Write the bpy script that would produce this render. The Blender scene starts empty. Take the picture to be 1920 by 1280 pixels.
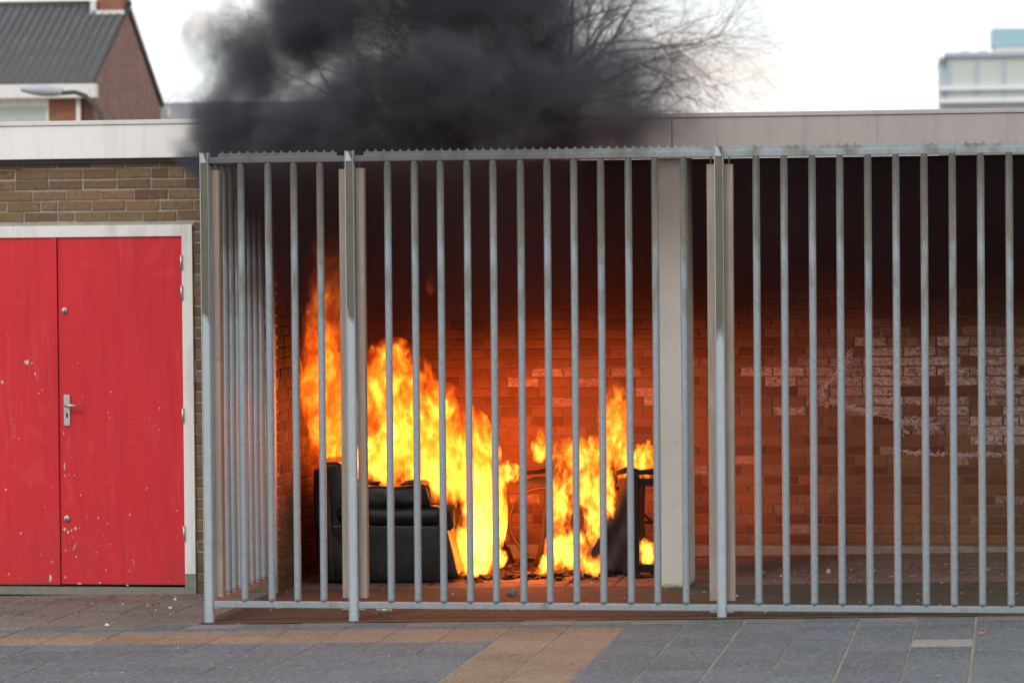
import bpy, bmesh, math, random
from mathutils import Vector, Matrix, noise as mnoise
random.seed(7)
S = bpy.context.scene
COL = S.collection
# ------------------------------------------------------------------ camera
F, TH, HOR, ROLL, ZC, CH = 6200.0, math.atan(950/6200), 497.0, 0.0085, 18.59, 2.0
PITCH = math.atan((640-HOR)/F)
FW = Vector((-math.sin(TH)*math.cos(PITCH), math.cos(TH)*math.cos(PITCH), -math.sin(PITCH)))
R0 = Vector((math.cos(TH), math.sin(TH), 0)); U0 = R0.cross(FW)
RR = R0*math.cos(ROLL)-U0*math.sin(ROLL); UU = U0*math.cos(ROLL)+R0*math.sin(ROLL)
CAM = Vector((ZC*math.sin(TH), -ZC*math.cos(TH), CH))
cd = bpy.data.cameras.new('camera'); cam = bpy.data.objects.new('camera', cd); COL.objects.link(cam)
M = Matrix((RR, UU, -FW)).transposed().to_4x4(); M.translation = CAM
cam.matrix_world = M
cd.sensor_width = 36; cd.lens = F/1920*36; cd.clip_end = 3000; cd.clip_start = 0.1
cd.dof.use_dof = True; cd.dof.focus_distance = 20.6; cd.dof.aperture_fstop = 3.4
S.camera = cam
# ------------------------------------------------------------------ world
SUN_EL, SUN_AZ = math.radians(40), math.radians(205)      # azimuth measured from +Y clockwise
w = bpy.data.worlds.new('World'); S.world = w; w.use_nodes = True
wn, wl = w.node_tree.nodes, w.node_tree.links; wn.clear()
sky = wn.new('ShaderNodeTexSky'); sky.sky_type = 'NISHITA'; sky.sun_disc = False
sky.sun_elevation = SUN_EL; sky.sun_rotation = SUN_AZ
sc = wn.new('ShaderNodeVectorMath'); sc.operation = 'SCALE'; sc.inputs['Scale'].default_value = 0.12
wl.new(sky.outputs[0], sc.inputs[0])
tc = wn.new('ShaderNodeTexCoord'); mp = wn.new('ShaderNodeMapping'); mp.inputs['Scale'].default_value = (3, 3, 9)
wl.new(tc.outputs['Generated'], mp.inputs[0])
nz = wn.new('ShaderNodeTexNoise'); nz.inputs['Scale'].default_value = 2.3; nz.inputs['Detail'].default_value = 5
wl.new(mp.outputs[0], nz.inputs[0])
cr = wn.new('ShaderNodeValToRGB'); cr.color_ramp.elements[0].position = .36; cr.color_ramp.elements[0].color = (1.04, .90, .82, 1)
_e = cr.color_ramp.elements.new(.66); _e.color = (.94, .99, 1.06, 1); cr.color_ramp.elements[1].position = .49; cr.color_ramp.elements[1].color = (1.14, 1.16, 1.18, 1)
wl.new(nz.outputs[0], cr.inputs[0])
mx = wn.new('ShaderNodeMix'); mx.data_type = 'RGBA'; mx.inputs[0].default_value = .86
wl.new(sc.outputs[0], mx.inputs[6]); wl.new(cr.outputs[0], mx.inputs[7])
bg = wn.new('ShaderNodeBackground'); bg.inputs[1].default_value = 1.0
wl.new(mx.outputs[2], bg.inputs[0]); wo = wn.new('ShaderNodeOutputWorld'); wl.new(bg.outputs[0], wo.inputs[0])
sd = bpy.data.lights.new('sun', 'SUN'); sd.energy = 0.9; sd.angle = math.radians(14); sd.color = (1, .95, .88)
sun = bpy.data.objects.new('sun', sd); COL.objects.link(sun)
sv = Vector((math.sin(SUN_AZ)*math.cos(SUN_EL), math.cos(SUN_AZ)*math.cos(SUN_EL), math.sin(SUN_EL)))
sun.rotation_euler = sv.to_track_quat('Z', 'Y').to_euler(); sun.location = sv*30
S.view_settings.view_transform = 'Standard'; S.view_settings.look = 'None'; S.view_settings.exposure = 0.15; S.view_settings.gamma = 1
S.render.engine = 'CYCLES'

# ------------------------------------------------------------------ node helpers
class NT:
    def __init__(s, name):
        s.m = bpy.data.materials.new(name); s.m.use_nodes = True
        s.n, s.l = s.m.node_tree.nodes, s.m.node_tree.links; s.n.clear()
        s.out = s.n.new('ShaderNodeOutputMaterial'); s.tc = s.n.new('ShaderNodeTexCoord')
        s.obj = s.tc.outputs['Object']
    def put(s, v, sock):
        if hasattr(v, 'is_output') or isinstance(v, bpy.types.NodeSocket): s.l.new(v, sock)
        elif v is not None: sock.default_value = (tuple(v)+(1,) if hasattr(v, '__len__') and len(v) == 3 and sock.type == 'RGBA' else v)
    def math(s, op, a, b=None, c=None, clamp=False):
        n = s.n.new('ShaderNodeMath'); n.operation = op; n.use_clamp = clamp
        for i, v in enumerate((a, b, c)):
            if v is not None: s.put(v, n.inputs[i])
        return n.outputs[0]
    def vmath(s, op, a, b=None, scale=None):
        n = s.n.new('ShaderNodeVectorMath'); n.operation = op; s.put(a, n.inputs[0])
        if b is not None: s.put(b, n.inputs[1])
        if scale is not None: s.put(scale, n.inputs['Scale'])
        return n.outputs[0]
    def mapv(s, v, scale=(1, 1, 1), loc=(0, 0, 0)):
        n = s.n.new('ShaderNodeMapping'); n.inputs['Scale'].default_value = scale; n.inputs['Location'].default_value = loc
        s.l.new(v, n.inputs[0]); return n.outputs[0]
    def noise(s, scale, detail=3, rough=.55, v=None, dist=0, color=False):
        n = s.n.new('ShaderNodeTexNoise'); n.inputs['Scale'].default_value = scale; n.inputs['Detail'].default_value = detail
        n.inputs['Roughness'].default_value = rough; n.inputs['Distortion'].default_value = dist
        s.l.new(v or s.obj, n.inputs['Vector']); return n.outputs['Color' if color else 'Fac']
    def voro(s, scale, v=None, out='Distance', feat='F1'):
        n = s.n.new('ShaderNodeTexVoronoi'); n.feature = feat; n.inputs['Scale'].default_value = scale
        s.l.new(v or s.obj, n.inputs['Vector']); return n.outputs[out]
    def ramp(s, f, stops, interp='LINEAR'):
        n = s.n.new('ShaderNodeValToRGB'); e = n.color_ramp.elements; n.color_ramp.interpolation = interp
        while len(e) < len(stops): e.new(.5)
        for i, (p, c) in enumerate(stops):
            e[i].position = p; e[i].color = (c, c, c, 1) if not hasattr(c, '__len__') else tuple(c)+(1,)
        s.put(f, n.inputs[0]); return n.outputs[0]
    def range(s, v, a, b, c=0., d=1., smooth=False):
        n = s.n.new('ShaderNodeMapRange'); n.clamp = True
        if smooth: n.interpolation_type = 'SMOOTHSTEP'
        s.put(v, n.inputs[0])
        for i, q in enumerate((a, b, c, d)): n.inputs[i+1].default_value = q
        return n.outputs[0]
    def mix(s, f, a, b, mode='MIX'):
        n = s.n.new('ShaderNodeMix'); n.data_type = 'RGBA'; n.blend_type = mode
        s.put(f, n.inputs[0]); s.put(a, n.inputs[6]); s.put(b, n.inputs[7]); return n.outputs[2]
    def attr(s, name, out='Fac'):
        n = s.n.new('ShaderNodeAttribute'); n.attribute_name = name; return n.outputs[out]
    def xyz(s, v=None):
        n = s.n.new('ShaderNodeSeparateXYZ'); s.l.new(v or s.obj, n.inputs[0]); return n.outputs
    def bump(s, h, strength=.3, dist=.01):
        n = s.n.new('ShaderNodeBump'); n.inputs['Strength'].default_value = strength; n.inputs['Distance'].default_value = dist
        s.put(h, n.inputs['Height']); return n.outputs[0]
    def pbsdf(s, col, rough=.8, metal=0, normal=None, spec=.4, **kw):
        n = s.n.new('ShaderNodeBsdfPrincipled'); s.put(col, n.inputs['Base Color']); s.put(rough, n.inputs['Roughness'])
        s.put(metal, n.inputs['Metallic']); n.inputs['Specular IOR Level'].default_value = spec
        if normal is not None: s.l.new(normal, n.inputs['Normal'])
        for k, v in kw.items(): s.put(v, n.inputs[k])
        s.l.new(n.outputs[0], s.out.inputs['Surface']); return s.m

def plain(name, c, rough=.7, metal=0, var=.25, scale=6, bump=.15, spec=.4):
    t = NT(name); f = t.noise(scale, 5)
    col = t.mix(f, tuple(x*(1-var) for x in c), tuple(min(1, x*(1+var)) for x in c))
    return t.pbsdf(col, rough, metal, t.bump(t.noise(scale*12, 3), bump, .004), spec)

MAT = {}
def brick_mat(name, c1, c2, c3, soot=False):
    t = NT(name); tone = t.attr('tone'); wash = t.attr('wash'); mort = t.attr('mortar')
    col = t.ramp(tone, [(0, c1), (.16, tuple(q*.78 for q in c2)), (.38, c2), (.6, tuple(q*1.12 for q in c2)), (.78, c1), (.86, c3), (1, tuple(q*.85 for q in c3))])
    f = t.noise(45, 4); col = t.mix(t.math('MULTIPLY', f, .75), col, tuple(x*.45 for x in c2))
    f2 = t.noise(1.3, 3); col = t.mix(t.range(f2, .45, .75, 0, .45), col, tuple(x*.5 for x in c1))
    streak = t.noise(16, 5, .7, v=t.mapv(t.obj, (1.6, 1, 3)), dist=1.5)
    eff = t.range(t.noise(28, 4, .7), .60, .70, 0, .45); col = t.mix(eff, col, (.36, .31, .25)); dk_ = t.range(t.noise(22, 4, .7, v=t.mapv(t.obj, (1, 1, 1), (7, 3, 1))), .60, .70, 0, .55); col = t.mix(dk_, col, (.06, .045, .03))
    wf = t.math('MULTIPLY', wash, t.range(streak, .38, .60), clamp=True)
    col = t.mix(wf, col, (.76, .70, .64))
    mc = t.mix(t.noise(20, 3), (.24, .22, .19), (.50, .46, .41)) if not soot else t.mix(t.noise(20, 3), (.13, .11, .10), (.26, .23, .20))
    col = t.mix(mort, col, mc)
    z = t.xyz()[2]
    low = t.range(t.math('ADD', z, t.math('MULTIPLY', t.noise(6, 3), .25)), .08, .38, .55, 0)
    col = t.mix(low, col, (.075, .075, .045))        # algae and dirt at the foot
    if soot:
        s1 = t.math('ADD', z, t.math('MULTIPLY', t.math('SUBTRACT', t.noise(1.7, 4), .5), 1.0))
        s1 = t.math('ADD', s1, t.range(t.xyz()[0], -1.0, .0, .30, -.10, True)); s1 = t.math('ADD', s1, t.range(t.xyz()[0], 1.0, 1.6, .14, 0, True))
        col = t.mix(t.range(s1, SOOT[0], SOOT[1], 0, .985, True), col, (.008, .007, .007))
    return t.pbsdf(col, .88, 0, t.bump(t.noise(48, 5, .65), .8, .010), .25)
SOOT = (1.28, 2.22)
MAT['brick_out'] = brick_mat('yellow brown brick', (.17, .09, .06), (.285, .19, .10), (.34, .20, .11))
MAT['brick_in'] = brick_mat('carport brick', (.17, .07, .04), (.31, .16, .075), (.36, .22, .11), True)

def metal_mat(name='galvanised steel', top=.16, lo=-.34):
    t = NT(name); x, y, z = t.xyz()
    base = t.mix(t.voro(55, out='Color'), (.265, .31, .34), (.335, .385, .42))
    base = t.mix(t.range(t.noise(9, 4, v=t.mapv(t.obj, (1, 1, .5))), .42, .7, 0, .45), base, (.29, .33, .345))
    g = t.noise(9, 4, v=t.mapv(t.obj, (1, 1, .35)))
    h = t.range(z, .7, 2.5, lo, top)
    gf = t.range(t.math('ADD', g, h), .40, .62, 0, .82)
    base = t.mix(gf, base, t.mix(t.noise(30, 3), (.10, .085, .045), (.20, .175, .11)))
    sp = t.range(t.noise(60, 2), .68, .74, 0, .4); base = t.mix(sp, base, (.55, .58, .6))
    sx = t.math('MULTIPLY', t.range(t.math('ADD', x, t.math('MULTIPLY', t.noise(5, 3), .8)), .5, 1.6, .80, 0), t.range(z, 2.2, 2.58, 0, 1))
    base = t.mix(sx, base, (.085, .085, .08))
    rough = t.range(gf, 0, 1, .48, .85); met = t.range(gf, 0, 1, .35, .05)
    return t.pbsdf(base, rough, met, t.bump(t.noise(90, 3), .18, .002), .5)
MAT['metal'] = metal_mat(); MAT['rail'] = metal_mat('galvanised rail', -.06, -.2)
def post_mat():
    t = NT('weathered post steel'); z = t.xyz()[2]; a = t.attr('tone')
    base = t.mix(t.noise(20, 4), (.36, .42, .45), (.50, .57, .61))
    g = t.noise(5, 5, v=t.mapv(t.obj, (1, 1, .4)), dist=.5)
    h = t.range(z, 1.2, 2.2, -.45, .35)
    gf = t.range(t.math('ADD', g, h), .42, .5, 0, .92)
    gf = t.math('MULTIPLY', gf, t.math('SUBTRACT', 1, a))
    base = t.mix(gf, base, t.mix(t.noise(25, 4), (.07, .06, .03), (.135, .115, .065)))
    return t.pbsdf(base, .62, t.range(gf, 0, 1, .4, 0), t.bump(t.noise(80, 3), .2, .002), .4)
MAT['post'] = post_mat()
def wood_mat():
    t = NT('weathered timber'); v = t.mapv(t.obj, (1, 1, .06))
    g = t.noise(90, 5, v=v, dist=1.0)
    col = t.mix(g, (.19, .145, .115), (.43, .36, .31))
    k = t.range(t.voro(5.2, v=t.mapv(t.obj, (.4, .4, 1))), 0, .10, .75, 0); col = t.mix(k, col, (.09, .055, .035))
    col = t.mix(t.range(t.noise(2.2, 3), .5, .75, 0, .5), col, (.50, .42, .35))
    return t.pbsdf(col, .85, 0, t.bump(g, .5, .004), .2)
MAT['wood'] = wood_mat()
def door_mat():
    t = NT('red door paint'); z = t.xyz()[2]
    col = t.mix(t.noise(1.6, 4), (.61, .022, .031), (.70, .034, .047))
    sc_ = t.noise(6, 5, v=t.mapv(t.obj, (3, 3, .35)), dist=.8)
    col = t.mix(t.range(sc_, .58, .72, 0, .16), col, (.70, .17, .17))
    swirl = t.noise(2.3, 4, dist=3.0); col = t.mix(t.range(swirl, .60, .66, 0, .07), col, (.75, .2, .2))
    stk = t.noise(9, 4, .6, v=t.mapv(t.obj, (2.2, 1, .14))); col = t.mix(t.range(stk, .50, .72, 0, .34), col, (.42, .016, .022))
    col = t.mix(t.math('MULTIPLY', t.range(z, .0, .55, .45, 0), t.range(t.noise(5, 4, .7), .35, .65)), col, (.24, .05, .04))
    chip = t.noise(26, 3, dist=.6); lowz = t.range(z, .1, 1.9, .10, 0)
    cf = t.range(t.math('ADD', chip, lowz), .80, .82, 0, .9); col = t.mix(cf, col, (.42, .36, .33))
    edge = t.range(t.math('ADD', z, t.math('MULTIPLY', t.noise(25, 4), .05)), .035, .05, 1, 0); col = t.mix(edge, col, (.10, .09, .05))
    return t.pbsdf(col, t.range(t.noise(5, 3), .3, .7, .4, .62), 0, t.bump(t.noise(35, 3), .06, .003), .28)
MAT['door'] = door_mat()
def dirty_white(name, c, dirt=(.35, .33, .28), amt=.5, gloss=.5):
    t = NT(name); z = t.xyz()[2]
    c = t.mix(t.range(t.noise(11, 4, .6, v=t.mapv(t.obj, (2, 2, .12))), .55, .75, 0, amt*.7), c, tuple(q*.62 for q in c))
    col = t.mix(t.range(t.noise(3.5, 5, v=t.mapv(t.obj, (2.5, 2.5, .6))), .5, .8, 0, amt), c, dirt)
    col = t.mix(t.range(t.noise(55, 2), .70, .74, 0, .5), col, dirt)
    return t.pbsdf(col, gloss, 0, t.bump(t.noise(40, 3), .08, .003), .35)
MAT['white'] = dirty_white('white paint', (.80, .80, .77))
MAT['fascia_white'] = dirty_white('white fascia board', (.87, .86, .84), (.66, .64, .60), .35)
MAT['fascia_grey'] = dirty_white('taupe fascia board', (.42, .37, .35), (.31, .28, .275), .7)
MAT['trim_grey'] = dirty_white('grey roof trim', (.47, .42, .41), (.34, .31, .31), .6)
MAT['trim_white'] = dirty_white('white roof trim', (.72, .71, .69), (.5, .5, .48), .5)
def pillar_mat():
    t = NT('painted concrete'); z = t.xyz()[2]
    col = t.mix(t.noise(4, 5), (.62, .59, .52), (.74, .71, .63))
    col = t.mix(t.range(t.noise(40, 3), .66, .74, 0, .5), col, (.3, .29, .25))
    ss = t.math('ADD', z, t.math('MULTIPLY', t.math('SUBTRACT', t.noise(3, 4), .5), .8))
    col = t.mix(t.range(ss, 1.3, 2.6, 0, .5), col, (.26, .18, .14))
    col = t.mix(t.range(t.math('ADD', z, t.math('MULTIPLY', t.noise(30, 3), .05)), .045, .075, .85, 0), col, (.12, .15, .05))
    return t.pbsdf(col, .75, 0, t.bump(t.noise(60, 4), .15, .003), .3)
MAT['pillar'] = pillar_mat()
MAT['concrete'] = plain('mossy concrete', (.22, .22, .18), .9, var=.5, scale=14)
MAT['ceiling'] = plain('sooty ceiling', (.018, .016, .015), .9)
MAT['roofing'] = plain('bitumen roofing', (.08, .08, .08), .9)
MAT['steel'] = plain('satin steel', (.55, .55, .52), .35, .8, .15)
MAT['chip'] = plain('bare primer', (.60, .52, .50), .8, var=.3, scale=60)
MAT['dark'] = plain('dark gap', (.012, .011, .010), .9)
def tile_mat():
    t = NT('paving tiles'); tone = t.attr('tone')
    n = t.n.new('ShaderNodeAttribute'); n.attribute_name = 'tint'; tint = n.outputs['Color']
    sp = t.noise(120, 4, .75); sp2 = t.noise(30, 4, .6)
    col = t.mix(t.range(sp, .38, .66, 0, 1), t.mix(1, tint, (.72, .72, .72), 'MULTIPLY'), t.mix(1, tint, (1.35, 1.35, 1.35), 'MULTIPLY'))
    col = t.mix(t.range(sp2, .4, .7, 0, .35), col, t.mix(1, tint, (.6, .58, .55), 'MULTIPLY'))
    col = t.mix(t.range(tone, 0, 1, 0, .30), col, t.mix(1, tint, (.68, .66, .64), 'MULTIPLY'))
    st = t.noise(1.1, 5); col = t.mix(t.range(st, .45, .75, 0, .4), col, (.075, .062, .05))
    ag = t.voro(75, out='Color'); agv = t.n.new('ShaderNodeSeparateColor'); t.l.new(ag, agv.inputs[0])
    col = t.mix(t.range(agv.outputs[0], .80, .9, 0, .34), col, (.34, .35, .36)); col = t.mix(t.range(agv.outputs[1], .8, .9, 0, .40), col, (.06, .06, .065))
    crk = t.math('MULTIPLY', t.range(t.voro(2.1, out='Distance', feat='DISTANCE_TO_EDGE', v=t.vmath('ADD', t.obj, t.vmath('SCALE', t.noise(8, 4, color=True), scale=.12))), 0, .006, 1, 0), t.range(t.noise(.7, 2), .52, .56, 0, .7))
    col = t.mix(crk, col, (.06, .05, .04))
    y = t.xyz()[1]
    fm = t.range(t.math('ADD', t.math('ABSOLUTE', t.math('ADD', y, .12)), t.math('MULTIPLY', t.noise(9, 4), .22)), .10, .24, .6, 0)
    col = t.mix(fm, col, t.mix(t.noise(20, 3), (.20, .17, .10), (.075, .085, .04)))
    spt = t.range(t.voro(6.5), .02, .045, .55, 0); col = t.mix(t.math('MULTIPLY', spt, t.range(t.noise(3, 2), .5, .56, 0, 1)), col, (.38, .38, .37))
    return t.pbsdf(col, .85, 0, t.bump(sp, .5, .004), .3)
MAT['tile'] = tile_mat()
def ground_mat():
    t = NT('sand and soil'); a = t.noise(25, 5)
    col = t.mix(a, (.17, .145, .115), (.34, .30, .245))
    col = t.mix(t.range(t.noise(3, 4), .5, .7, 0, .5), col, (.06, .065, .03))
    return t.pbsdf(col, .95, 0, t.bump(t.noise(80, 4), .5, .01), .2)
MAT['sand'] = ground_mat()
MAT['asphalt'] = plain('asphalt', (.09, .09, .09), .9, var=.3, scale=40, bump=.4)
def dirt_floor():
    t = NT('dirty carport apron'); col = t.mix(t.noise(7, 5), (.045, .035, .026), (.115, .09, .068))
    col = t.mix(t.range(t.noise(2.2, 4), .5, .65, 0, .6), col, (.06, .065, .028))
    col = t.mix(t.range(t.noise(120, 3), .62, .75, 0, .5), col, (.25, .21, .17))
    return t.pbsdf(col, .9, 0, t.bump(t.noise(60, 5), .6, .01), .25)
MAT['dirt'] = dirt_floor()
def leather(name, c, rough):
    t = NT(name); col = t.mix(t.noise(8, 5), tuple(x*.5 for x in c), tuple(x*1.6 for x in c))
    x, y, z = t.xyz()
    s = t.noise(9, 5, v=t.mapv(t.obj, (2.4, 2.4, .5)), dist=.5)
    col = t.mix(t.range(s, .62, .74, 0, .20), col, (.25, .26, .27))
    return t.pbsdf(col, rough, 0, t.bump(t.noise(13, 4), .35, .008), .5)
MAT['leather'] = leather('black leather', (.0085, .009, .010), .38)
MAT['brown_leather'] = leather('scorched brown leather', (.022, .013, .011), .40)
MAT['char'] = plain('charred wood', (.016, .012, .010), .8, var=.6, scale=20, bump=.6)
MAT['rim'] = plain('bare wheel rim', (.17, .13, .11), .5, .5)

# ------------------------------------------------------------------ mesh helpers
class MB:
    def __init__(s): s.v = []; s.f = []; s.a = {}; s.sm = []
    def add(s, vs, fs, smooth=False, **at):
        b = len(s.v); s.v += [tuple(q) for q in vs]; s.f += [tuple(b+i for i in f) for f in fs]; s.sm += [smooth]*len(fs)
        for k, val in at.items():
            L = s.a.setdefault(k, {})
            for i in range(len(s.f)-len(fs), len(s.f)): L[i] = val
        return s
    def box(s, x0, x1, y0, y1, z0, z1, bev=0, mat=None, **at):
        b = min(bev, (x1-x0)*.45, (y1-y0)*.45, (z1-z0)*.45)
        if b <= 0:
            vs = [(x, y, z) for z in (z0, z1) for y in (y0, y1) for x in (x0, x1)]
            fs = [(0, 2, 3, 1), (4, 5, 7, 6), (0, 1, 5, 4), (2, 6, 7, 3), (0, 4, 6, 2), (1, 3, 7, 5)]
        else:
            bm = bmesh.new(); bmesh.ops.create_cube(bm, size=1)
            bmesh.ops.scale(bm, vec=(x1-x0, y1-y0, z1-z0), verts=bm.verts)
            bmesh.ops.translate(bm, vec=((x0+x1)/2, (y0+y1)/2, (z0+z1)/2), verts=bm.verts)
            bmesh.ops.bevel(bm, geom=bm.edges[:], offset=b, segments=2, affect='EDGES', profile=.7)
            vs = [v.co.copy() for v in bm.verts]; fs = [[v.index for v in f.verts] for f in bm.faces]; bm.free()
        if mat: vs = [mat @ Vector(v) for v in vs]
        return s.add(vs, fs, **at)
    def tube(s, pts, r, n=12, cap=True, **at):
        pts = [Vector(p) for p in pts]; rs = r if hasattr(r, '__len__') else [r]*len(pts)
        ref = None; vs = []
        for i, p in enumerate(pts):
            d = (pts[min(i+1, len(pts)-1)]-pts[max(i-1, 0)]).normalized()
            if ref is None: ref = Vector((0, 1, 0)) if abs(d.y) < .9 else Vector((1, 0, 0))
            a = (ref-d*ref.dot(d)).normalized(); ref = a; b = d.cross(a)
            for k in range(n):
                t = 2*math.pi*k/n; vs.append(p+(a*math.cos(t)+b*math.sin(t))*rs[i])
        fs = [(i*n+k, i*n+(k+1) % n, (i+1)*n+(k+1) % n, (i+1)*n+k) for i in range(len(pts)-1) for k in range(n)]
        if cap: fs += [tuple(range(n-1, -1, -1)), tuple((len(pts)-1)*n+k for k in range(n))]
        return s.add(vs, fs, True, **at)
    def prism(s, poly, y0, y1, mat=None, **at):   # poly in xz, extruded along y
        n = len(poly); vs = [(x, y0, z) for x, z in poly]+[(x, y1, z) for x, z in poly]
        fs = [tuple(range(n)), tuple(range(2*n-1, n-1, -1))]+[(i, i+n, (i+1) % n+n, (i+1) % n) for i in range(n)]
        if mat: vs = [mat @ Vector(v) for v in vs]
        return s.add(vs, fs, **at)
    def build(s, name, m, parent=None, **tags):
        me = bpy.data.meshes.new(name); me.from_pydata(s.v, [], s.f); me.update()
        for k, L in s.a.items():
            val = next(iter(L.values()))
            if hasattr(val, '__len__'):
                A = me.attributes.new(k, 'FLOAT_COLOR', 'CORNER')
                for p in me.polygons:
                    c = L.get(p.index, (0, 0, 0))
                    for li in p.loop_indices: A.data[li].color = (*c, 1)
            else:
                A = me.attributes.new(k, 'FLOAT', 'FACE')
                for p in me.polygons: A.data[p.index].value = L.get(p.index, 0.)
        me.polygons.foreach_set('use_smooth', s.sm)
        if isinstance(m, str): m = MAT[m]
        me.materials.append(m); bm = bmesh.new(); bm.from_mesh(me)
        bmesh.ops.recalc_face_normals(bm, faces=bm.faces); bm.to_mesh(me); bm.free()
        o = bpy.data.objects.new(name, me); COL.objects.link(o); o.parent = parent
        for k, v in tags.items(): o[k] = v
        return o
def thing(name, label, cat, loc=(0, 0, 0), group=None):
    o = bpy.data.objects.new(name, None); COL.objects.link(o); o['label'] = label; o['category'] = cat
    if group: o['group'] = group
    return o        # parts carry world coordinates, so the Empty stays at the origin until re-based below
THINGS = []
def base_at(o, loc):
    """put the Empty at the thing's base without moving its parts"""
    loc = Vector(loc); o.location = loc
    for c in o.children:
        c.location = Vector(c.location)-loc
def gz(x): return .018*(max(-7, min(7, x))+.4)

# ------------------------------------------------------------------ ground
m = MB(); xs = [-1500, -300, -60, -7, -3, 0, 3, 7, 60, 300, 1500]; ys = [-200, -60, -14, 0, 6, 30, 100, 300, 1500]
vs = [(x, y, gz(x)-.0036) for y in ys for x in xs]; nx = len(xs)
m.add(vs, [(j*nx+i, j*nx+i+1, (j+1)*nx+i+1, (j+1)*nx+i) for j in range(len(ys)-1) for i in range(nx-1)])
m.build('ground', 'sand', kind='structure')
GREY, BROWN, LIGHT, LEFT, INNER = (.130, .148, .165), (.27, .185, .125), (.33, .315, .30), (.20, .165, .148), (.19, .125, .10)
def tile(mb, x0, x1, y0, y1, col, zo=0., gap=.0045):
    tn = random.random(); zo += random.uniform(-.0012, .0012); tx, ty = random.uniform(-.0012, .0012), random.uniform(-.0012, .0012)
    k = random.uniform(.88, 1.1); col = tuple(c*k*random.uniform(.97, 1.03) for c in col); b = .004
    x0 += gap; x1 -= gap; y0 += gap; y1 -= gap
    if x1-x0 < .02 or y1-y0 < .02: return
    vs = []
    for (xa, xb, ya, yb, z) in ((x0, x1, y0, y1, -.03), (x0, x1, y0, y1, -.003), (x0+b, x1-b, y0+b, y1-b, 0)):
        for (x, y, sx, sy) in ((xa, ya, -1, -1), (xb, ya, 1, -1), (xb, yb, 1, 1), (xa, yb, -1, 1)):
            vs.append((x, y, gz(x)+z+zo+sx*tx+sy*ty))
    fs = [(0, 1, 5, 4), (1, 2, 6, 5), (2, 3, 7, 6), (3, 0, 4, 7), (4, 5, 9, 8), (5, 6, 10, 9), (6, 7, 11, 10), (7, 4, 8, 11), (8, 9, 10, 11)]
    mb.add(vs, fs, tone=tn, tint=col)
m = MB(); P = .315
for i in range(-26, 24):
    x0 = .06+i*P; x1 = x0+P
    off = 0 if i % 2 == 0 else .15
    wob = random.uniform(-.003, .003)
    # rows towards the camera
    if i in (0, 1): rows = [-.10, -.29, -.47]+[-.47-.3*k for k in range(1, 46)]; off = 0
    else: rows = [-.10, -.29-off*.6, -.47]+[-.47-.305, -1.08]
    if i not in (0, 1): rows += [-1.08-(.13 if i % 2 else .28)]+[-1.08-(.13 if i % 2 else .28)-.3*k for k in range(1, 44)]
    for a, b in zip(rows[:-1], rows[1:]):
        yc = (a+b)/2
        c = GREY
        if -1.08 < yc < -.47 and x1 < .80: c = BROWN
        if i in (0, 1) and yc < -.47: c = BROWN
        if yc > -.22 : c = tuple(q*1.25 for q in (.17, .16, .145))
        if i == 7 and -1.6 < yc < -1.2 and abs(a-(-1.21)) < .02: c = LIGHT
        if i == -3 and -1.75 < yc < -1.3 and abs(a-(-1.36)) < .06: c = LIGHT
        tile(m, x0+wob, x1+wob, b, a, c)
# paving before the garage door
for i in range(-26, -5):
    x0 = -1.80+(i+5)*P
    for k in range(0, 7):
        o = .15 if i % 2 else 0
        tile(m, x0, min(x0+P, -1.80), -.09+.3*k-o if k or not o else -.09, min(-.09+.3*(k+1)-o, 1.72), LEFT)
m.build('pavement', 'tile', kind='structure')
# apron under the fence and carport floor
m = MB(); nx, ny = 60, 16
vs = [(-1.80+i*.115, -.09+j*.122, gz(-1.8+i*.115)+.002+.004*mnoise.noise((i*.6, j*.6, 3))) for j in range(ny+1) for i in range(nx+1)]
m.add(vs, [(j*(nx+1)+i, j*(nx+1)+i+1, (j+1)*(nx+1)+i+1, (j+1)*(nx+1)+i) for j in range(ny) for i in range(nx)], True)
m.build('apron', 'dirt', kind='structure')
m = MB()
for i in range(0, 25):
    for k in range(-1, 8):
        y0 = 1.865+.3*k+(.15 if i % 2 else 0)
        tile(m, -1.77+i*.3, -1.77+(i+1)*.3, max(1.865, y0), min(y0+.3, 3.96), INNER, .002)
m.build('carport_floor', 'tile', kind='structure')

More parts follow.
